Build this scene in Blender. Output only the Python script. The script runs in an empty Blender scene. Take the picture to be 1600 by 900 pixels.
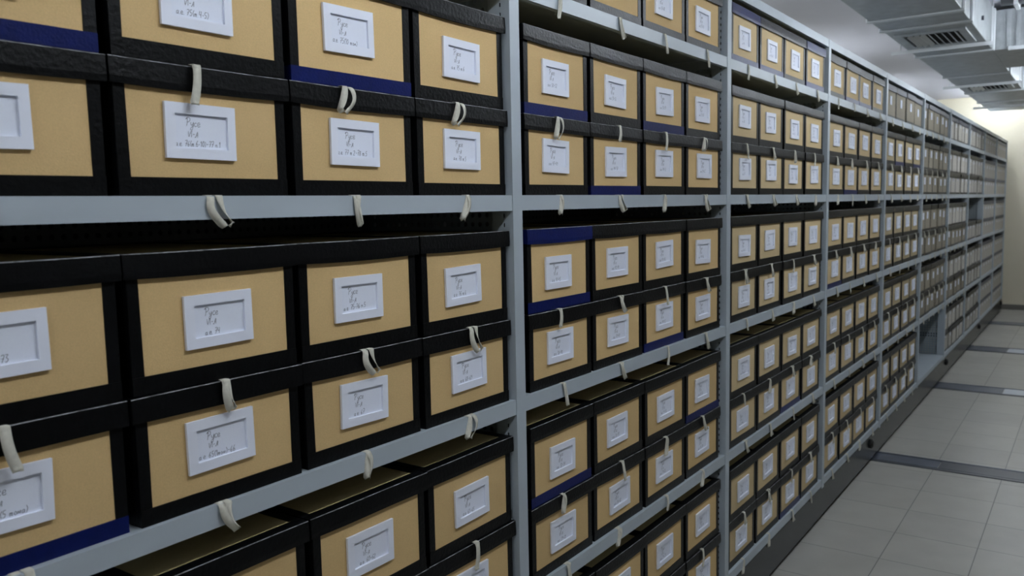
import bpy, math, random
from mathutils import Vector, Matrix

# ------------------------------------------------------------------ camera, light, exposure
S = bpy.context.scene
C = S.collection
EYE = 1.52                       # camera height, metres; the shelf front lies in the plane y = 0
S.view_settings.view_transform = 'Standard'
S.view_settings.look = 'None'
S.view_settings.gamma = 1.0
S.view_settings.use_curve_mapping = False
S.view_settings.exposure = 0.62

YAW, PITCH, ROLL = 0.6119279, -0.0979697, -0.0198156
cp, sp = math.cos(PITCH), math.sin(PITCH)
fw = Vector((cp*math.cos(YAW), cp*math.sin(YAW), sp))
r0 = Vector((math.sin(YAW), -math.cos(YAW), 0)); u0 = r0.cross(fw)
cr, sr = math.cos(ROLL), math.sin(ROLL)
rt = cr*r0 + sr*u0; up = -sr*r0 + cr*u0
cam = bpy.data.objects.new('camera', bpy.data.cameras.new('camera')); C.objects.link(cam)
cam.matrix_world = Matrix(((rt.x, up.x, -fw.x, -0.2543), (rt.y, up.y, -fw.y, -1.0258), (rt.z, up.z, -fw.z, EYE), (0, 0, 0, 1)))
cam.data.sensor_width = 36; cam.data.lens = 36*1309.5/1600
cam.data.clip_start = .05; cam.data.clip_end = 60
cam.data.dof.use_dof = True; cam.data.dof.focus_distance = 1.75; cam.data.dof.aperture_fstop = 7.0
S.camera = cam

W = bpy.data.worlds.new('world'); S.world = W; W.use_nodes = True
W.node_tree.nodes['Background'].inputs[0].default_value = (.75, .82, 1, 1)
W.node_tree.nodes['Background'].inputs[1].default_value = 0.02

LAMP_GLOW = 26.0                  # emission of the bare fluorescent tubes
LAMPS = [(-1.6, -1.0, .3), (0.9, -1.0, .3), (3.4, -1.0, .3), (5.9, -1.0, .3), (8.4, -1.0, .3), (10.7, -0.50, .04), (12.0, .1, .03), (1.5, 1.5, .42), (4.5, 1.5, .42), (7.5, 1.5, .42), (10.5, 1.5, .42)]  # lamps behind the rack are unseen, added to brighten the ceiling

# ------------------------------------------------------------------ helpers
def node_mat(name, base, rough=.5, metal=0., noise=None, bump=None, coat=0., spec=.5, rnd=0.):
    """noise = (scale, amount, detail) tints the base; bump = (scale, strength)."""
    m = bpy.data.materials.new(name); m.use_nodes = True
    nt = m.node_tree; b = nt.nodes['Principled BSDF']
    b.inputs['Base Color'].default_value = (*base, 1); b.inputs['Roughness'].default_value = rough
    b.inputs['Metallic'].default_value = metal; b.inputs['Coat Weight'].default_value = coat
    b.inputs['Specular IOR Level'].default_value = spec
    tc = nt.nodes.new('ShaderNodeTexCoord'); src = None
    if noise:
        n = nt.nodes.new('ShaderNodeTexNoise'); n.inputs['Scale'].default_value = noise[0]; n.inputs['Detail'].default_value = noise[2]
        nt.links.new(tc.outputs['Object'], n.inputs['Vector'])
        r = nt.nodes.new('ShaderNodeMapRange'); r.inputs['From Min'].default_value = .3; r.inputs['From Max'].default_value = .7
        r.inputs['To Min'].default_value = 1-noise[1]; r.inputs['To Max'].default_value = 1+noise[1]
        nt.links.new(n.outputs['Fac'], r.inputs['Value']); src = r.outputs['Result']
    if rnd:
        oi = nt.nodes.new('ShaderNodeObjectInfo'); r = nt.nodes.new('ShaderNodeMapRange')
        r.inputs['To Min'].default_value = 1-rnd; r.inputs['To Max'].default_value = 1+rnd
        nt.links.new(oi.outputs['Random'], r.inputs['Value'])
        if src:
            mu = nt.nodes.new('ShaderNodeMath'); mu.operation = 'MULTIPLY'
            nt.links.new(src, mu.inputs[0]); nt.links.new(r.outputs['Result'], mu.inputs[1]); src = mu.outputs[0]
        else: src = r.outputs['Result']
    if src:
        mx = nt.nodes.new('ShaderNodeVectorMath'); mx.operation = 'SCALE'; mx.inputs[0].default_value = base
        nt.links.new(src, mx.inputs['Scale']); nt.links.new(mx.outputs['Vector'], b.inputs['Base Color'])
    if bump:
        n = nt.nodes.new('ShaderNodeTexNoise'); n.inputs['Scale'].default_value = bump[0]; n.inputs['Detail'].default_value = 3
        nt.links.new(tc.outputs['Object'], n.inputs['Vector'])
        bp = nt.nodes.new('ShaderNodeBump'); bp.inputs['Strength'].default_value = bump[1]; bp.inputs['Distance'].default_value = .002
        nt.links.new(n.outputs['Fac'], bp.inputs['Height']); nt.links.new(bp.outputs['Normal'], b.inputs['Normal'])
    return m

def srgb(r, g, b):
    f = lambda c: (c/255/12.92) if c/255 <= .04045 else ((c/255+.055)/1.055)**2.4
    return (f(r), f(g), f(b))

M = {}
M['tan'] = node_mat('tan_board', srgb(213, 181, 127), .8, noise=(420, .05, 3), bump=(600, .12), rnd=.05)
M['tan_faded'] = node_mat('distance_faded_tan_board', srgb(204, 181, 138), .8, noise=(420, .05, 3), rnd=.06)  # same tan board, its fading with distance put into the colour
M['tan_far_faded'] = node_mat('far_faded_tan_board', srgb(178, 161, 126), .8, noise=(420, .05, 3), rnd=.08)  # same board farther off, dimming with distance put into the colour
M['olive'] = node_mat('lid_board', srgb(206, 186, 136), .75, noise=(300, .05, 3))
M['black'] = node_mat('black_bookcloth', srgb(8, 9, 11), .36, bump=(140, .4), noise=(60, .25, 4), spec=.2)
M['blue'] = node_mat('blue_bookcloth', srgb(12, 25, 84), .34, bump=(260, .2), noise=(60, .12, 4), spec=.2)
M['slate'] = node_mat('grey_bookcloth', srgb(74, 76, 88), .45, bump=(260, .3), noise=(60, .12, 4))
M['holder'] = node_mat('white_label_holder', srgb(238, 242, 255), .5)
M['paper'] = node_mat('white_card', srgb(236, 241, 255), .7, noise=(900, .02, 2))
M['worn_glint'] = node_mat('worn_edge_highlight', srgb(120, 121, 124), .6, noise=(70, .8, 6))  # pale lid edge: cloth wear together with a painted edge highlight
M['ink'] = node_mat('dark_ink', srgb(40, 42, 70), .6)
M['tape'] = node_mat('cotton_tape', srgb(214, 211, 198), .9, bump=(1500, .5), noise=(200, .06, 3))
M['steel'] = node_mat('grey_enamel', srgb(176, 186, 194), .38, noise=(8, .03, 2), bump=(30, .02))
M['dark'] = node_mat('hole_shade', srgb(14, 14, 15), .8)  # near-black, paints the shade inside slots and grilles
M['plinth'] = node_mat('dark_grey_laminate', srgb(28, 31, 35), .26, spec=.3, noise=(5, .05, 2))
M['rubber'] = node_mat('black_rubber_and_gap_shade', srgb(12, 12, 13), .55)  # buffers, and the painted shadow gap below the plinth
M['ceiling'] = node_mat('white_ceiling_paint', srgb(226, 225, 234), .9, noise=(3, .02, 3))
M['wall'] = node_mat('cream_wall_paint', srgb(216, 209, 188), .85, noise=(3, .02, 3))
M['zinc'] = node_mat('galvanised_sheet', srgb(176, 181, 184), .42, metal=.55, noise=(14, .12, 5), bump=(6, .15))
M['zinc_edge'] = node_mat('zinc_flange_and_glint', srgb(214, 218, 222), .4, metal=.3)  # bright zinc; on the duct joints its brightness paints caught light
M['track'] = node_mat('steel_track', srgb(104, 112, 126), .3, metal=.5, noise=(12, .1, 4))
M['track_dark'] = node_mat('dark_track_cover', srgb(70, 74, 82), .4, metal=.3, noise=(12, .08, 4))
M['track_light'] = node_mat('bright_track_cover', srgb(190, 198, 208), .35, metal=.3)
M['kraft'] = node_mat('grey_brown_board', srgb(150, 142, 125), .8, noise=(120, .05, 3), rnd=.12)
M['pale'] = node_mat('pale_grey_board', srgb(188, 184, 175), .8, noise=(120, .05, 3), rnd=.12)

def floor_mat():
    m = bpy.data.materials.new('floor_tiles'); m.use_nodes = True; nt = m.node_tree; b = nt.nodes['Principled BSDF']
    tc = nt.nodes.new('ShaderNodeTexCoord'); mp = nt.nodes.new('ShaderNodeMapping')
    mp.inputs['Location'].default_value = (-.1, -.018, 0)
    br = nt.nodes.new('ShaderNodeTexBrick'); br.offset = 0; br.squash = 1
    br.inputs['Scale'].default_value = 1; br.inputs['Brick Width'].default_value = .333; br.inputs['Row Height'].default_value = .333
    br.inputs['Mortar Size'].default_value = .0022; br.inputs['Mortar Smooth'].default_value = .3
    br.inputs['Color1'].default_value = (*srgb(186, 185, 177), 1); br.inputs['Color2'].default_value = (*srgb(179, 178, 171), 1)
    br.inputs['Mortar'].default_value = (*srgb(116, 116, 113), 1)
    n = nt.nodes.new('ShaderNodeTexNoise'); n.inputs['Scale'].default_value = 6; n.inputs['Detail'].default_value = 6
    mx = nt.nodes.new('ShaderNodeMixRGB'); mx.blend_type = 'MULTIPLY'; mx.inputs[0].default_value = .25
    nt.links.new(tc.outputs['Object'], mp.inputs[0]); nt.links.new(mp.outputs[0], br.inputs['Vector']); nt.links.new(tc.outputs['Object'], n.inputs['Vector'])
    nt.links.new(br.outputs['Color'], mx.inputs[1]); nt.links.new(n.outputs['Fac'], mx.inputs[2]); nt.links.new(mx.outputs[0], b.inputs['Base Color'])
    b.inputs['Roughness'].default_value = .36; b.inputs['Specular IOR Level'].default_value = .35
    bp = nt.nodes.new('ShaderNodeBump'); bp.inputs['Strength'].default_value = .3; bp.inputs['Distance'].default_value = .002; bp.invert = True
    nt.links.new(br.outputs['Fac'], bp.inputs['Height']); nt.links.new(bp.outputs[0], b.inputs['Normal'])
    return m
M['floor'] = floor_mat()

def perforated_mat(name, base, u, v, pitch, rad):
    """enamelled sheet with a grid of round holes punched through (u, v: the object axes of the grid)."""
    m = node_mat(name, base, .45); nt = m.node_tree; b = nt.nodes['Principled BSDF']; out = nt.nodes['Material Output']
    tc = nt.nodes.new('ShaderNodeTexCoord'); sx = nt.nodes.new('ShaderNodeSeparateXYZ'); nt.links.new(tc.outputs['Object'], sx.inputs[0])
    sq = []
    for a in (u, v):
        d = nt.nodes.new('ShaderNodeMath'); d.operation = 'PINGPONG'; d.inputs[1].default_value = pitch/2
        nt.links.new(sx.outputs[a], d.inputs[0])
        p = nt.nodes.new('ShaderNodeMath'); p.operation = 'MULTIPLY'; nt.links.new(d.outputs[0], p.inputs[0]); nt.links.new(d.outputs[0], p.inputs[1]); sq.append(p)
    s = nt.nodes.new('ShaderNodeMath'); s.operation = 'ADD'; nt.links.new(sq[0].outputs[0], s.inputs[0]); nt.links.new(sq[1].outputs[0], s.inputs[1])
    c = nt.nodes.new('ShaderNodeMath'); c.operation = 'LESS_THAN'; c.inputs[1].default_value = rad*rad; nt.links.new(s.outputs[0], c.inputs[0])
    t = nt.nodes.new('ShaderNodeBsdfTransparent'); mix = nt.nodes.new('ShaderNodeMixShader')
    nt.links.new(c.outputs[0], mix.inputs[0]); nt.links.new(b.outputs[0], mix.inputs[1]); nt.links.new(t.outputs[0], mix.inputs[2]); nt.links.new(mix.outputs[0], out.inputs[0])
    return m
M['perf_side'] = perforated_mat('perforated_side_sheet', srgb(150, 160, 166), 'Y', 'Z', .020, .0052)
M['perf_back'] = perforated_mat('perforated_back_sheet', srgb(110, 116, 120), 'X', 'Z', .020, .0050)

class MB:
    def __init__(s): s.v, s.f, s.m = [], [], []
    def quad(s, a, b, c, d, mi=0):
        n = len(s.v); s.v += [a, b, c, d]; s.f.append((n, n+1, n+2, n+3)); s.m.append(mi)
    def box(s, x0, x1, y0, y1, z0, z1, mi=0):
        n = len(s.v)
        s.v += [(x0,y0,z0),(x1,y0,z0),(x1,y1,z0),(x0,y1,z0),(x0,y0,z1),(x1,y0,z1),(x1,y1,z1),(x0,y1,z1)]
        for q in ((3,2,1,0),(4,5,6,7),(0,1,5,4),(1,2,6,5),(2,3,7,6),(3,0,4,7)): s.f.append(tuple(n+i for i in q)); s.m.append(mi)
    def cyl(s, p, axis, r, h, n=24, mi=0):
        """solid cylinder from p along axis ('x','y','z') for h."""
        k = len(s.v); ax = 'xyz'.index(axis); o = [(ax+1) % 3, (ax+2) % 3]
        for e in (0, h):
            for i in range(n):
                q = list(p); q[ax] += e; q[o[0]] += r*math.cos(2*math.pi*i/n); q[o[1]] += r*math.sin(2*math.pi*i/n); s.v.append(tuple(q))
        for i in range(n):
            j = (i+1) % n; s.f.append((k+i, k+j, k+n+j, k+n+i)); s.m.append(mi)
        s.f.append(tuple(k+i for i in reversed(range(n)))); s.m.append(mi); s.f.append(tuple(k+n+i for i in range(n))); s.m.append(mi)
    def mesh(s, name, mats):
        me = bpy.data.meshes.new(name); me.from_pydata(s.v, [], s.f)
        for m in (mats if isinstance(mats, (list, tuple)) else [mats]): me.materials.append(m)
        me.polygons.foreach_set('material_index', s.m); me.update(); return me
    def build(s, name, mats, parent=None, loc=(0, 0, 0)): return link(name, s.mesh(name, mats), parent, loc)

def link(name, data, parent=None, loc=(0, 0, 0)):
    o = bpy.data.objects.new(name, data); C.objects.link(o); o.parent = parent; o.location = loc; return o
def tag(o, label, cat, group=None):
    o['label'] = label; o['category'] = cat
    if group: o['group'] = group
    return o
def struct(o): o['kind'] = 'structure'; return o
def bevel(o, w, seg=2):
    b = o.modifiers.new('bevel', 'BEVEL'); b.width = w; b.segments = seg; b.limit_method = 'ANGLE'; return o

# ------------------------------------------------------------------ the room
FAR, NEAR, RIGHT, LEFT, CEIL = 12.72, -3.2, -2.6, 2.6, EYE+1.33
m = MB(); m.box(NEAR-.1, FAR+.1, RIGHT-.1, LEFT+.1, -.1, 0); struct(m.build('floor', M['floor']))
m = MB(); m.box(NEAR-.1, FAR+.1, RIGHT-.1, LEFT+.1, CEIL, CEIL+.1); struct(m.build('ceiling', M['ceiling']))
m = MB(); m.box(FAR, FAR+.1, RIGHT-.1, LEFT+.1, 0, CEIL); struct(m.build('wall_far', M['wall']))
m = MB(); m.box(NEAR-.1, NEAR, RIGHT-.1, LEFT+.1, 0, CEIL); struct(m.build('wall_near', M['wall']))
m = MB(); m.box(NEAR, FAR, LEFT, LEFT+.1, 0, CEIL); struct(m.build('wall_left', M['wall']))
m = MB(); m.box(NEAR, FAR, RIGHT-.1, RIGHT, 0, CEIL); struct(m.build('wall_right', node_mat('brown_grey_wall', srgb(96, 92, 84), .8)))
m = MB(); m.box(FAR-.014, FAR, RIGHT, LEFT, 0, .07); struct(bevel(m.build('baseboard_far', node_mat('grey_skirting', srgb(112, 110, 104), .5)), .004))
# rail tracks let into the floor, running across the aisle
for k, (x0, x1, ys) in enumerate([(4.83, 5.03, (-.33,)), (7.06, 7.32, (-.46,)), (9.06, 9.36, (-.33,)), (11.12, 11.36, (-.5,))]):
    m = MB(); ye = ys[0]
    a, b = ((0, 1) if k == 0 else (0, 2))
    m.box(x0, x0+.035, RIGHT, .5, 0, .004, 1)                       # dark gap strip
    m.box(x0+.035, x1-.03, ye, .5, 0, .005, a); m.box(x0+.035, x1-.03, RIGHT, ye-.004, 0, .005, b)
    m.box(x1-.03, x1-.012, RIGHT, .5, 0, .003, 1); m.box(x1-.012, x1, RIGHT, .5, 0, .006, 0)
    struct(bevel(m.build('trim_%d' % (k+1), [M['track'], M['track_dark'], M['track_light']]), .001, 1))

# ------------------------------------------------------------------ mobile shelving rack
B = 1.25; NB = 10; PW = .035; DEPTH = .43
SH = [EYE-1.314, EYE-.869, EYE-.421, EYE+.022, EYE+.472]; TOP = EYE+.712; BEAM = .033
rack = link('mobile_shelving_rack', None, None, (0, 0, 0))
tag(rack, 'long light grey steel shelving rack on a dark plinth, filled with archive boxes', 'shelving')
def upright(n):
    x = n*B; m = MB(); z0, z1 = SH[0]-BEAM-.01, TOP
    m.box(x-PW, x, -.0015, .0005, z0, z1)                           # front face
    m.box(x-.002, x, .0005, .055, z0, z1)                           # right return
    m.box(x-PW, x-.002, .053, .055, z0, z1)
    X = x-PW                                                         # left return, with a row of slots
    if 0 < n <= 4:
        m.box(X, X+.0015, .0005, .0205, z0, z1); m.box(X, X+.0015, .0245, .055, z0, z1)
        z = z0
        while z < z1-.01:
            m.box(X, X+.0015, .0205, .0245, z, z+.0115); z += .020
        m.box(X+.006, X+.008, .004, .045, z0, z1, 1)  # dark sheet painting the shade inside the hollow post
    else: m.box(X, X+.0015, .0005, .055, z0, z1)
    return m.build('upright', [M['steel'], M['dark']], rack)
for n in range(NB+1): upright(n)
div = MB(); div.box(0, .002, .056, DEPTH, SH[0]-BEAM, TOP-.004); dm = div.mesh('divider_panel', M['perf_side'])
for n in range(NB+1): link('divider_panel', dm, rack, (n*B-.02, 0, 0))
sm = MB()
w0, w1 = .0005, B-PW-.0005
sm.box(w0, w1, 0, .0015, -BEAM, 0); sm.box(w0, w1, .0015, DEPTH, -.0015, 0); sm.box(w0, w1, .0015, .014, -BEAM, -BEAM+.0015)
sm.box(w0, w1, DEPTH-.0015, DEPTH, -BEAM, -.0015)
for e in (w0, w1-.0015): sm.box(e, e+.0015, .0015, DEPTH-.0015, -BEAM, -.0015)
shelf_mesh = sm.mesh('shelf', M['steel'])
for n in range(NB):
    for z in SH+[TOP]:
        o = link('shelf' if z < TOP else 'top_panel', shelf_mesh, rack, (n*B, 0, z))
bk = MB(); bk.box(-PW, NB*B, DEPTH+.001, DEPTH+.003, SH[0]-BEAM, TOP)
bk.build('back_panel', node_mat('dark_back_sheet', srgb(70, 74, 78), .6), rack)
# perforated strips under each shelf at the back
br = MB()
br.box(.02, B-PW-.03, DEPTH-.01, DEPTH-.008, -.075, -BEAM-.002)
brm = br.mesh('perforated_strip', M['perf_back'])
for n in range(3):
    for z in SH[1:]: link('perforated_strip', brm, rack, (n*B, 0, z))
pl = MB(); pl.box(-1.0, NB*B+.02, 0, DEPTH+.2, .030, SH[0]-BEAM-.001)
bevel(pl.build('plinth', M['plinth'], rack), .003)
pl = MB(); pl.box(-1.0, NB*B, .03, DEPTH+.17, .002, .030); pl.build('plinth_gap_shade', M['rubber'], rack)  # black strip painting the shadow gap below the plinth
for x in (2.3, 4.74, 7.6, 9.95, 12.35):
    b = MB(); b.cyl((x, -.012, EYE-1.394), 'y', .027, .012); b.cyl((x, -.018, EYE-1.394), 'y', .018, .006)
    bevel(b.build('rubber_buffer', M['rubber'], rack), .003)

# ------------------------------------------------------------------ archive box meshes
rng = random.Random(5)
BW, BD = .274, .375                       # body width, depth; lid overhangs 4 mm either side
LW = .288
def body_mesh(h, seed, mats):
    r = random.Random(seed); m = MB(); x0, x1 = (LW-BW)/2, (LW+BW)/2
    m.box(x0+.001, x1-.001, .0012, BD, 0, h-.004, 1)
    # board front, bowed slightly outwards between the bindings
    n = 8; k = len(m.v); bow = .0006
    for j in range(3):
        z = .003+(h-.008)*j/2
        for i in range(n+1):
            t = i/n; m.v.append((x0+.003+(BW-.006)*t, .0008-bow*math.sin(math.pi*t)*math.sin(math.pi*j/2), z))
    for j in range(2):
        for i in range(n):
            a = k+j*(n+1)+i; m.f.append((a, a+1, a+n+2, a+n+1)); m.m.append(0)
    return m.mesh('body', mats)
def binding_mesh(h, seed, side):
    r = random.Random(seed+9); m = MB(); x0, x1 = (LW-BW)/2, (LW+BW)/2; w = .0165
    j = lambda: r.uniform(-.0012, .0012)
    for s, a in (((1, x0), (-1, x1))[side],):
        k = len(m.v); b0, b1 = a+s*(w+j()), a+s*(w+j())
        m.v += [(a, -.0004, 0), (b0, -.0004, 0), (b1, -.0004, h-.004), (a, -.0004, h-.004), (a, .02, 0), (b0, .0012, 0), (b1, .0012, h-.004), (a, .02, h-.004)]
        fs = ((0,1,2,3), (1,5,6,2), (0,3,7,4))
        for f in fs: m.f.append(tuple(k+i for i in (f if s == 1 else f[::-1]))); m.m.append(0)
        m.box(*( (a-.0006, a+.0004) if s == 1 else (a-.0004, a+.0006) ), 0, BD, 0, h-.004)
    return m.mesh('edge_binding', M['black'])
def strip_mesh(h, seed, mat):
    r = random.Random(seed+3); m = MB(); x0, x1 = (LW-BW)/2-.0006, (LW+BW)/2+.0006; z = .024
    za, zb = z+r.uniform(-.0015, .0015), z+r.uniform(-.0015, .0015)
    k = len(m.v); y = -.0012
    m.v += [(x0, y, 0), (x1, y, 0), (x1, y, zb), (x0, y, za), (x0, .03, 0), (x1, .03, 0), (x1, .03, zb), (x0, .03, za)]
    for f in ((0,1,2,3), (3,2,6,7), (1,5,6,2), (0,3,7,4), (0,4,5,1)): m.f.append(tuple(k+i for i in f)); m.m.append(0)
    return m.mesh('bottom_strip', mat)
def lid_mesh(h, seed, mat, lw=LW, full=True, depth=None):
    """top skin with a turned-down band whose front sags and waves a little."""
    r = random.Random(seed+77); m = MB(); n = 14; lh = .0335; D = depth or BD+.004
    p1, p2 = r.uniform(0, 6), r.uniform(0, 6); a1, a2 = r.uniform(.0004, .0012), r.uniform(.0003, .0008); sag = r.uniform(.0005, .003)
    rows = [(-.0020, 0), (-.0058, 0), (-.0064, .25), (-.0056, .75), (-.0052, .965), (-.0044, 1), (-.0008, 1), (.004, .965)]
    k = len(m.v)
    for (y, q) in rows:
        for i in range(n+1):
            t = i/n; x = lw*t
            wv = a1*math.sin(3.1*t*2+p1)+a2*math.sin(9*t+p2)
            z = h - lh*(1-min(q, 1)) - (sag*math.sin(math.pi*t)*(1-q) if q < 1 else 0) + (wv*.5 if q < .9 else wv*.35)
            m.v.append((x, y-wv*.35*(1-abs(q-.4)), z if y < .003 else h-.0004))
    for j in range(len(rows)-1):
        for i in range(n):
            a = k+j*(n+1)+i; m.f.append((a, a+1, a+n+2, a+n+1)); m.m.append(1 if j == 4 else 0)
    m.box(0, .0022, -.004, D, h-lh+.001, h-.0006); m.box(lw-.0022, lw, -.004, D, h-lh+.001, h-.0006)
    m.box(.0022, lw-.0022, D-.002, D, h-lh+.001, h-.0006)
    b = .018                                                         # cloth border of the top
    m.box(.001, lw-.001, .0035, b, h-.0022, h-.0004); m.box(.001, lw-.001, D-b, D-.001, h-.0022, h-.0004)
    m.box(.001, b, b, D-b, h-.0022, h-.0004); m.box(lw-b, lw-.001, b, D-b, h-.0022, h-.0004)
    return m.mesh('lid', [mat, M['worn_glint']])
def top_panel_mesh(h):
    m = MB(); b = .016; m.box(b, LW-b, b, BD+.004-b, h-.0034, h-.0018); return m.mesh('top_panel', M['olive'])
HW, HH = .112, .0755
def holder_mesh(w=HW, h=HH, t=.0046, l=.015, r=.013, tp=.0145, b=.0145):
    m = MB(); c = .002
    m.box(0, w, -t, 0, 0, b); m.box(0, w, -t, 0, h-tp, h); m.box(0, l, -t, 0, b, h-tp); m.box(w-r, w, -t, 0, b, h-tp)
    return m.mesh('label_holder', M['holder'])
# handwriting strokes, unit = x-height .5, capital 1
G = {
 'Р': (.62, [[(.0,.85),(.1,1.0)], [(.1,1.0),(.12,.5),(.05,0)], [(-.12,.8),(.1,1.08),(.42,1.0),(.5,.75),(.3,.52),(.12,.5)]]),
 'у': (.5, [[(0,.5),(.08,.18),(.26,.15),(.38,.5)], [(.4,.55),(.36,.0),(.22,-.42),(.02,-.42),(.1,-.15),(.45,.1)]]),
 'с': (.45, [[(.38,.42),(.22,.52),(.04,.3),(.14,.02),(.4,.1)]]),
 'е': (.48, [[(.05,.22),(.34,.3),(.3,.5),(.1,.45),(.05,.15),(.22,0),(.44,.12)]]),
 'V': (.5, [[(0,.85),(.16,0),(.4,.85)]]), 'I': (.22, [[(.05,.9),(.08,0)], [(-.05,.92),(.16,.92)]]),
 '-': (.42, [[(.05,.38),(.32,.4)]]), 'Л': (.55, [[(0,.08),(.12,.02),(.4,.8),(.42,0)], [(.18,.3),(.38,.3)]]),
 'а': (.52, [[(.36,.45),(.16,.5),(.03,.22),(.14,0),(.34,.25),(.38,.5),(.36,.1),(.46,0)]]),
 'т': (.6, [[(.02,.5),(.06,0)], [(.06,.35),(.2,.5),(.24,0)], [(.24,.35),(.38,.5),(.42,.05),(.5,0)]]),
 'о': (.45, [[(.2,.5),(.03,.25),(.18,0),(.36,.25),(.2,.5)]]),
 'м': (.6, [[(0,.02),(.12,.45),(.24,.08),(.38,.5),(.44,.02)]]), 'п': (.5, [[(.02,.5),(.05,0)], [(.05,.35),(.3,.5),(.34,.0)]]),
 '.': (.25, [[(.08,.0),(.12,.03)]]), ',': (.2, [[(.1,.05),(.04,-.12)]]), ' ': (.35, []),
 '(': (.3, [[(.22,1),(.05,.5),(.2,-.05)]]), ')': (.3, [[(.05,1),(.22,.5),(.05,-.05)]]),
 '÷': (.55, [[(.08,.45),(.42,.48)], [(.25,.72),(.26,.7)], [(.25,.2),(.26,.22)]]),
 '0': (.55, [[(.25,1),(.04,.5),(.2,0),(.42,.45),(.28,1)]]), '1': (.35, [[(.02,.7),(.2,1),(.2,0)]]),
 '2': (.55, [[(.05,.8),(.25,1),(.4,.75),(.05,.02),(.45,.04)]]), '3': (.5, [[(.05,.95),(.35,.95),(.15,.58),(.4,.35),(.2,0),(.03,.1)]]),
 '4': (.55, [[(.1,1),(.05,.45),(.38,.5)], [(.38,1),(.32,0)]]), '5': (.55, [[(.12,.95),(.08,.55),(.35,.5),(.3,.05),(.03,.05)], [(.12,.97),(.42,1)]]),
 '6': (.52, [[(.35,1),(.08,.5),(.1,.05),(.35,.1),(.32,.42),(.08,.35)]]), '7': (.52, [[(.03,.92),(.42,.98),(.15,0)], [(.08,.5),(.38,.52)]]),
 '8': (.52, [[(.3,.95),(.08,.8),(.36,.25),(.2,0),(.06,.25),(.38,.8),(.3,.95)]]), '9': (.52, [[(.38,.8),(.2,1),(.08,.7),(.36,.68),(.38,.8),(.25,0)]]),
}
def card_mesh(lines, seed):
    r = random.Random(seed); m = MB(); x0, x1, z0, z1 = .012, HW-.010, .011, HH-.010
    m.box(x0, x1, -.0006, -.0001, z0, z1, 0); Y = -.00075
    for li, (s, cap, zb, xs, wid) in enumerate(lines):
        tot = sum(G[c][0] for c in s)*cap; x = xs if xs >= 0 else (.012+ (HW-.022-tot)/2)
        tilt = r.uniform(-.03, .05)
        for c in s:
            w, st = G[c]; sc = cap*r.uniform(.92, 1.08)
            for pts in st:
                # smooth the stroke
                P = [pts[0]]
                for i in range(len(pts)-1):
                    a = pts[max(i-1, 0)]; b = pts[i]; cc = pts[i+1]; d = pts[min(i+2, len(pts)-1)]
                    for t in ((.33, .66, 1) if len(pts) > 2 else (1,)):
                        q = tuple(.5*(2*b[k]+(cc[k]-a[k])*t+(2*a[k]-5*b[k]+4*cc[k]-d[k])*t*t+(3*b[k]-a[k]-3*cc[k]+d[k])*t**3) for k in (0, 1)); P.append(q)
                P = [(x+(px+pz*.1)*sc, zb+pz*sc+tilt*(x-xs)) for px, pz in P]; h = wid/2; k = len(m.v)
                for i, (px, pz) in enumerate(P):
                    a = P[max(i-1, 0)]; b = P[min(i+1, len(P)-1)]; dx, dz = b[0]-a[0], b[1]-a[1]; L = math.hypot(dx, dz) or 1
                    m.v += [(px-dz/L*h, Y, pz+dx/L*h), (px+dz/L*h, Y, pz-dx/L*h)]
                for i in range(len(P)-1): m.f.append((k+2*i, k+2*i+1, k+2*i+3, k+2*i+2)); m.m.append(1)
            x += w*cap
    return m.mesh('card', [M['paper'], M['ink']])
def card(text, seed):
    r = random.Random(seed*7+1); x = .012+r.uniform(.016, .022); tw = sum(G[c][0] for c in text)
    cap = min(.0086, .072/tw)
    return card_mesh([('Русе', .0108, .0440+r.uniform(-.001, .001), x+.004, .00062), ('VI-Л', .0094, .0305+r.uniform(-.001, .001), x+.006, .0006),
                      (text, cap, .0172+r.uniform(-.001, .001), max(.016, x+.012-tw*cap*.38), .00062)], seed)

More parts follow.
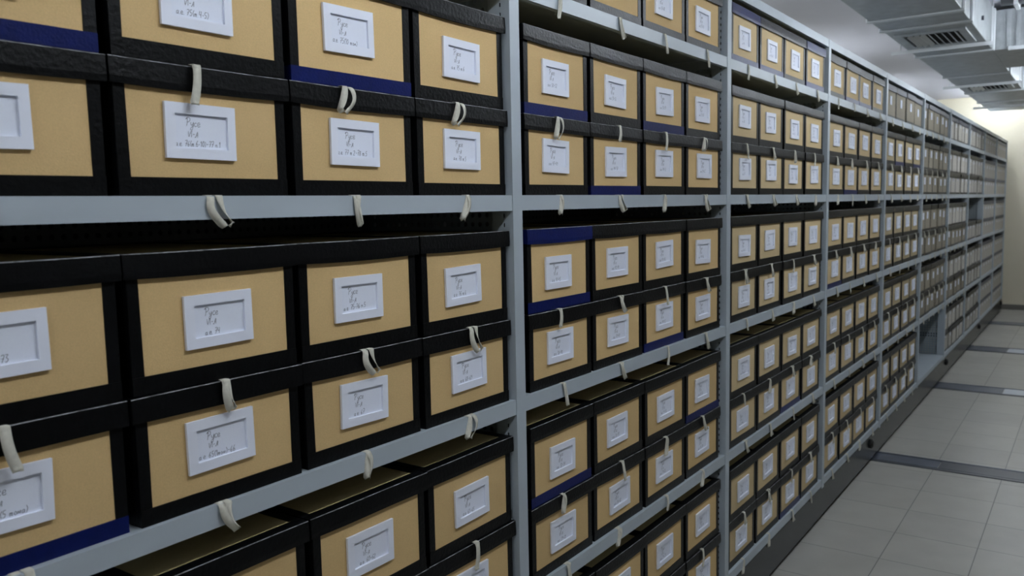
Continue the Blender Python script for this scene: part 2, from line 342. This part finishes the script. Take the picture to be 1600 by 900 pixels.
def tape_mesh(kind, seed):
    """a loop of cotton tape hanging from the seam: path down and back up, a few mm wide band, real thickness."""
    r = random.Random(seed*13+kind); m = MB(); L = r.uniform(.036, .05); dx = {0: .010, 1: .012, 2: .001, 3: .016, 4: -.006}[kind]; w = .0115
    lean = {0: .012, 1: .008, 2: .002, 3: .018, 4: .010}[kind]+r.uniform(-.010, .008)
    gap = {0: .003, 1: .019, 2: .002, 3: .006, 4: .010}[kind]
    pts = [(0, .012, .0005, 0), (0, 0, .0007, 0), (0, -.0055, -.0015, 0)]
    for i in range(1, 9):
        t = i/8; pts.append((lean*t*t-.3*gap*math.sin(math.pi*t), -.0075-.003*math.sin(math.pi*t*.8), -.0015-L*t, 1.2*t*(1 if kind != 2 else .3)))
    for i in range(1, 4):
        a = math.pi*i/4; pts.append((lean+gap*.5*(1-math.cos(a)), -.0095-.0015*math.sin(a), -.0015-L-.003*math.sin(a), 1.2+.4*a if kind != 2 else .3))
    for i in range(0, 9):
        t = 1-i/8; pts.append((lean*t*t+gap*(.4+t*.6)+dx*.5*(1-t), -.0098+.0028*(1-t), -.0015-L*t, (1.2+.4*math.pi)*t if kind != 2 else .3*t))
    pts += [(gap*.4+dx*.5, -.0052, .0006, 0), (gap*.4+dx*.5, .012, .0006, 0)]
    V = []; th = .0005
    for i, p in enumerate(pts):
        a = Vector(pts[max(i-1, 0)][:3]); b = Vector(pts[min(i+1, len(pts)-1)][:3]); tg = (b-a).normalized()
        wd = Vector((1, 0, 0)); wd = (wd-tg*wd.dot(tg)).normalized(); nr = tg.cross(wd); an = p[3]*.55
        wd2 = wd*math.cos(an)+nr*math.sin(an); n2 = tg.cross(wd2)
        c = Vector(p[:3]); V.append([c-wd2*w/2-n2*th/2, c+wd2*w/2-n2*th/2, c+wd2*w/2+n2*th/2, c-wd2*w/2+n2*th/2])
    k = len(m.v)
    for q in V: m.v += [tuple(v) for v in q]
    for i in range(len(V)-1):
        for j in range(4):
            a, b = k+4*i+j, k+4*i+(j+1) % 4; m.f.append((a, b, b+4, a+4)); m.m.append(0)
    me = m.mesh('pull_tape', M['tape']); me.polygons.foreach_set('use_smooth', [True]*len(me.polygons)); return me

HL, HU = .177, .1895                       # standing on the shelf / on the box below
NV = 4
body = {(h, s): body_mesh(h, 0, [M[s], M['black']]) for h in (HL, HU) for s in ('tan', 'tan_faded', 'tan_far_faded')}
bind = {(h, s, e): binding_mesh(h, s*2+e, e) for h in (HL, HU) for s in range(NV) for e in (0, 1)}
strip = {(c, s): strip_mesh(0, s, M[c]) for c in ('black', 'blue', 'slate') for s in range(NV)}
lid = {(h, c, s): lid_mesh(h, s, M[c]) for h in (HL, HU) for c in ('black', 'blue', 'slate') for s in range(NV)}
topp = {h: top_panel_mesh(h) for h in (HL, HU)}
holder = holder_mesh()
tapes = [tape_mesh(k, s) for k in range(5) for s in range(3)]
pool = [card('а.е. %d%s' % (40+i*3, ['', '÷%d' % (42+i*3), ' (т.%d)' % (1+i % 6)][i % 3]), 200+i) for i in range(14)]

CARDS = {(0,3,1,1): '75(т.4-5)', (0,3,1,2): '75(10 том)', (0,3,1,3): '75 т.6', (0,3,0,1): '76(т.6-10)÷77 п.1', (0,3,0,2): '77 т.2÷78 т.5', (0,3,0,3): '78 т.5',
         (0,2,1,0): '70÷73', (0,2,1,1): '74', (0,2,1,2): '75-76 п.5', (0,2,1,3): '76 т.6', (0,2,0,0): '65 (5 тома)', (0,2,0,1): '65(1том)÷66', (0,2,0,2): '67', (0,2,0,3): '68÷69',
         (0,1,1,2): '60÷62', (0,1,1,3): '63÷65', (0,1,0,3): '58÷59'}
# (bay, compartment from the bottom, row, place) -> blue strip / blue lid
BLUE = {(0,3,1,0), (0,3,1,2), (0,2,0,0), (1,3,1,0), (1,3,1,2), (1,3,0,1), (1,2,1,0), (1,2,0,2), (1,1,1,0), (1,1,1,3), (2,4,0,0), (2,4,0,1), (2,4,0,3),
        (3,4,0,1), (3,4,0,2), (3,3,0,1), (2,1,0,2), (2,0,0,2), (3,2,0,0), (4,3,1,1), (4,3,1,3)}
BLUELID = {(1,2,1,0), (2,4,0,0), (2,4,0,3), (4,4,0,0)}
ORD = ['first', 'second', 'third', 'fourth', 'fifth', 'sixth', 'seventh', 'eighth', 'ninth', 'tenth']
SHELF = ['bottom', 'fourth', 'third', 'second', 'top']
def in_view(x0, x1, z0, z1, y=.01):
    """whether any of a front face falls inside the picture."""
    inv = cam.matrix_world.inverted(); us, vs = [], []
    for x in (x0, (x0+x1)/2, x1):
        for z in (z0, z1):
            p = inv @ Vector((x, y, z))
            if p.z > -.05: continue
            us.append(800+1309.5*p.x/-p.z); vs.append(450-1309.5*p.y/-p.z)
    return bool(us) and max(us) > 4 and min(us) < 1596 and max(vs) > 4 and min(vs) < 896

def place_box(n, c, row, i, x, z, h):
    r = random.Random(n*1000+c*100+row*10+i+3); key = (n, c, row, i)
    blue = key in BLUE; bl = key in BLUELID
    lc = 'blue' if bl else ('slate' if n == 4 and c == 4 else 'black'); sc = 'blue' if blue else 'black'
    shift = .0 if n > 0 else 0
    root = link('archive_box', None, None, (x+r.uniform(-.0012, .0012), .0105+r.uniform(-.0015, .002), z))
    root.rotation_euler = (0, 0, math.radians(r.uniform(-.35, .35)))
    v = r.randrange(NV)
    link('body', body[(h, 'tan' if n < 2 else 'tan_faded' if n < 4 else 'tan_far_faded')], root)
    link('edge_binding', bind[(h, v, 0)], root); link('edge_binding', bind[(h, v, 1)], root)
    bs = link('bottom_strip', strip[(sc, v)], root)
    if blue: bs['label'] = 'blue cloth strip'
    l = link('lid', lid[(h, lc, v)], root)
    if bl: l['label'] = 'blue cloth lid'
    link('top_panel', topp[h], l)
    ho = link('label_holder', holder, root, (LW/2-HW/2-.006+r.uniform(-.008, .006), -.0004, .052+r.uniform(-.005, .004) - (.003 if h == HL else 0)))
    ho.rotation_euler = (0, math.radians(r.uniform(-1.3, 1.3)), 0)
    t = CARDS.get(key)
    if n == 0: cm = card('а.е. '+(t or '7%d' % i), hash(key) % 997)
    elif n == 1: cm = card('а.е. %d÷%d' % (20+c*9+row*3+i, 22+c*9+row*3+i), n*100+c*10+row*5+i)
    else: cm = pool[r.randrange(len(pool))]
    link('card', cm, ho)
    tp = link('pull_tape', tapes[r.randrange(len(tapes))], root, (LW/2-.012+r.uniform(-.012, .012), -.003 - (.003 if row == 0 else .0015), -.0002))
    if r.random() < .2: tp.scale.x = -1
    look = 'tan box'
    if t: look += ', card reading '+t.split('(')[0].split(' ')[0]+','
    elif bl and blue: look += ', blue lid and strip,'
    elif blue: look += ' with blue strip,'
    elif lc == 'slate': look += ' with grey lid,'
    else: look += ' with black lid,'
    rowt = '' if c == 4 else (' upper row,' if row else ' lower row,')
    lab = '%s %s along,%s %s shelf, %s bay' % (look, ORD[i], rowt, SHELF[c], ORD[n])
    tag(root, lab, 'box', 'tan archive boxes with black cloth edges')
    return root

# plain grey and pale boxes of the far bays
def far_box_mesh(h, w, mat, seed):
    m = MB(); m.box(.002, w-.002, .001, BD, 0, h-.004, 0)
    m.box(.002, .010, 0, .001, 0, h-.004, 1); m.box(w-.010, w-.002, 0, .001, 0, h-.004, 1); m.box(.010, w-.010, 0, .001, 0, .016, 1)
    return m.mesh('body', [mat, M['black']])
far_cache = {}
def far_box(n, c, row, i, x, z, h, w, tone):
    r = random.Random(n*1000+c*100+row*10+i+3)
    k = (h, round(w, 3), tone)
    if k not in far_cache:
        lc = M['slate'] if tone == 'kraft' else M['slate']
        hw = .028 if tone == 'pale' else min(.050, w*.3)
        far_cache[k] = (far_box_mesh(h, w, M[tone], 1), lid_mesh(h, 3, lc, w), lid_mesh(h, 4, M['black'], w), holder_mesh(hw, .030 if tone == 'pale' else .05, .002, .003, .003, .003, .003))
    bm, lm1, lm2, hm = far_cache[k]
    root = link('archive_box', None, None, (x, .0105+r.uniform(-.004, .006), z))
    link('body', bm, root); link('lid', lm1 if c == 4 else lm2, root)
    hw = .028 if tone == 'pale' else min(.050, w*.3); hh = .030 if tone == 'pale' else .05
    ho = link('label_holder', hm, root, ((w-hw)/2, 0, h*(.42 if tone == 'kraft' else .62)+r.uniform(-.01, .012)))
    fk = ('card', round(hw, 3), hh)
    if fk not in far_cache:
        q = MB(); q.box(.002, hw-.002, -.0006, -.0001, .002, hh-.002); far_cache[fk] = q.mesh('card', M['paper'])
    link('card', far_cache[fk], ho)
    if tone == 'kraft': link('pull_tape', tapes[r.randrange(len(tapes))], root, (w/2-.01, -.005, 0))
    rowt = '' if c == 4 else (' upper row,' if row else ' lower row,')
    look = 'narrow grey-brown box,' if tone == 'kraft' else 'narrow pale grey box,'
    tag(root, '%s %s along,%s %s shelf, %s bay' % (look, ORD[i], rowt, SHELF[c], ORD[n]), 'box', 'grey boxes of the far bays' if tone == 'kraft' else 'pale boxes of the far bays')

EMPTY = {(5, 0, 0), (5, 0, 1), (7, 2, 1)}
rest = MB()
count = 0
for n in range(NB):
    for c in range(5):
        for row in range(1 if c == 4 else 2):
            if (n, c, row) in EMPTY: continue
            zs = SH[c]; h = HL if (row == 0 and c < 4) else HU
            z = zs+.0004 if row == 0 else zs+HL+.0016
            if n <= 4 and (n, c) != (4, 4):
                start = n*B+(.050 if n == 0 else .026)
                for i in range(4):
                    x = start+i*.2905
                    if not in_view(x, x+LW, z, z+h): continue
                    place_box(n, c, row, i, x, z, h); count += 1
            elif n <= 7:
                k = 4 if n == 4 else 5; pitch = (B-PW-.012)/k
                ws = [pitch*(1 if n == 4 else q) for q in ((1, 1, 1, 1, 1), (.85, 1.2, .85, 1.2, .9), (1.25, .8, 1.1, .75, 1.1), (.75, 1.1, 1.2, .95, 1.0))[(n*7+c*3+row*2) % 4][:k]]
                for i in range(k):
                    w = ws[i]-.008-(.006 if (i+c+row) % 3 == 0 else 0)
                    far_box(n, c, row, i, n*B+.008+sum(ws[:i]), z, h, round(w, 3), 'kraft' if n <= 5 or (n == 6 and row == 0 and c in (1, 2)) else 'pale'); count += 1
            else:
                k = 5; pitch = (B-PW-.012)/k; w = pitch-.012
                for i in range(k):
                    x = n*B+.008+i*pitch
                    rest.box(x, x+w, .012, BD, z, z+h-.03, 0); rest.box(x-.002, x+w+.002, .008, BD+.004, z+h-.034, z+h, 1)
                    rest.box(x+w*.42, x+w*.56, .0105, .012, z+.10, z+.13, 2)
o = rest.build('archive_boxes', [M['pale'], M['slate'], M['paper']]); o['kind'] = 'stuff'
tag(o, 'rows of pale grey boxes filling the last two bays before the cream wall', 'boxes')
print('boxes', count)

# ------------------------------------------------------------------ ventilation duct over the rack
DZ, DT, DY0, DY1 = EYE+1.0, EYE+1.27, -.375, .095
duct = link('ventilation_duct', None, None, (0, 0, DZ))
tag(duct, 'galvanised rectangular air duct with flanges and grilles hung under the ceiling', 'duct')
d = MB(); d.box(2.2, 11.32, DY0, DY1, 0, DT-DZ); bevel(d.build('duct_body', M['zinc'], duct), .004)
for x in (2.9, 3.9, 4.91, 5.25, 6.43, 7.73, 9.1, 10.1):            # raised joints between sheets, painted brighter for the light they catch
    d = MB(); t = .014
    d.box(x, x+.045, DY0-t, DY1+t, -.010, 0); d.box(x, x+.045, DY0-t, DY0, -.0, DT-DZ); d.box(x, x+.045, DY1, DY1+t, 0, DT-DZ)
    bevel(d.build('joint', M['zinc_edge'], duct), .004)
for x in (3.6, 6.02, 8.31, 10.5):
    h = MB(); h.box(x, x+.034, DY0-.05, DY1+.09, -.013, -.0105); h.box(x, x+.003, DY0-.05, DY1+.09, -.034, -.013)
    for y in (DY0-.035, DY1+.035): h.cyl((x+.018, y, -.018), 'z', .004, CEIL-DZ+.018, 10); h.cyl((x+.018, y, -.022), 'z', .009, .008, 6)
    h.build('hanger_rail', [M['zinc_edge'], M['dark']], duct)
for gx0, gx1 in ((5.46, 5.98), (8.47, 8.90)):
    f = MB(); y0, y1 = DY0+.045, DY1-.03; w = .045
    f.box(gx0, gx1, y0, y0+w, -.012, 0); f.box(gx0, gx1, y1-w, y1, -.012, 0); f.box(gx0, gx0+w, y0+w, y1-w, -.012, 0); f.box(gx1-w, gx1, y0+w, y1-w, -.012, 0)
    g = bevel(f.build('grille_frame', M['zinc'], duct), .003)
    s = MB(); s.box(gx0+w, gx1-w, y0+w, y1-w, -.003, -.0005, 1); yy = y0+w+.008; mid = (y0+y1)/2  # near-black backing paints the shade behind the louvres
    while yy < y1-w-.026:
        a, b = ((-.019, -.003) if yy < mid else (-.003, -.019)); k = len(s.v)
        s.v += [(gx0+w, yy, a), (gx1-w, yy, a), (gx1-w, yy+.020, b), (gx0+w, yy+.020, b), (gx0+w, yy+.002, a), (gx1-w, yy+.002, a), (gx1-w, yy+.022, b), (gx0+w, yy+.022, b)]
        for q in ((0,1,2,3), (7,6,5,4), (0,4,5,1), (3,2,6,7)): s.f.append(tuple(k+t for t in q)); s.m.append(0)
        yy += .036
    s.build('louvres', [M['zinc_edge'], M['dark']], g)
# branch duct leaving to the right, its front stiffened by upright ribs
bd = MB(); bd.box(6.52, 7.5, RIGHT+.3, DY0-.001, .0, DT-DZ); br_ = bevel(bd.build('branch_duct', M['zinc'], duct), .004)
rb = MB(); y = DY0-.10
while y > RIGHT+.35:
    rb.box(6.507, 6.52, y, y+.022, .02, DT-DZ-.012); y -= .055
rb.build('stiffening_ribs', M['zinc'], br_)
fl = MB(); fl.box(6.49, 6.52, RIGHT+.3, DY0-.09, -.012, .014); bevel(fl.build('flange', M['zinc_edge'], br_), .003)
for (x, z) in ((4.7, .08), (5.35, .18), (5.8, .1)):
    b = MB(); b.cyl((x, DY0-.012, z), 'y', .014, .012, 16); b.build('cleat', M['track_dark'], duct)
# round pipe above, crossing towards the right
rp = MB(); rp.cyl((5.95, RIGHT+.01, EYE+1.27), 'y', .085, DY0-.09-(RIGHT+.01), 32); 
po = rp.build('round_pipe', node_mat('dark_pipe', srgb(92, 94, 96), .45, metal=.4)); po.data.polygons.foreach_set('use_smooth', [True]*len(po.data.polygons))
tag(po, 'round grey pipe just under the ceiling, crossing beside the duct', 'pipe')
for y in (-.55, -1.4):
    b = MB(); b.box(5.85, 6.05, y-.012, y+.012, EYE+1.168, EYE+1.183); b.box(5.851, 5.866, y-.012, y+.012, EYE+1.183, CEIL); b.box(6.034, 6.049, y-.012, y+.012, EYE+1.183, CEIL)
    o = b.build('pipe_clamp', M['zinc_edge']); o.parent = po

# ------------------------------------------------------------------ fluorescent lamps: bare tubes under slim housings, with unseen added ones behind the rack
lampm = bpy.data.materials.new('lit_tube'); lampm.use_nodes = True
bb = lampm.node_tree.nodes['Principled BSDF']; bb.inputs['Emission Color'].default_value = (.88, .95, 1, 1); bb.inputs['Emission Strength'].default_value = LAMP_GLOW
for i, (x, y, drop) in enumerate(LAMPS):
    root = link('ceiling_lamp', None, None, (x, y, CEIL-drop))
    tag(root, 'white fluorescent ceiling lamp shining beyond the branch duct' if i == 5 else 'white fluorescent tube lamp over the aisle or duct, or added unseen behind the rack', 'lamp', 'fluorescent ceiling lamps')
    h = MB(); h.box(-.62, .62, -.03, .03, -.0, .035 if drop > .05 else .02)
    for e in (-.6, .585): h.box(e, e+.015, -.02, .02, -.05, 0)
    if drop > .05:
        for e in (-.45, .45): h.cyl((e, 0, .03), 'z', .004, drop-.03, 8)
    h.build('housing', M['holder'], root)
    g = MB(); g.cyl((-.585, 0, -.036), 'x', .030, 1.17, 16); g.build('tube', lampm, root)
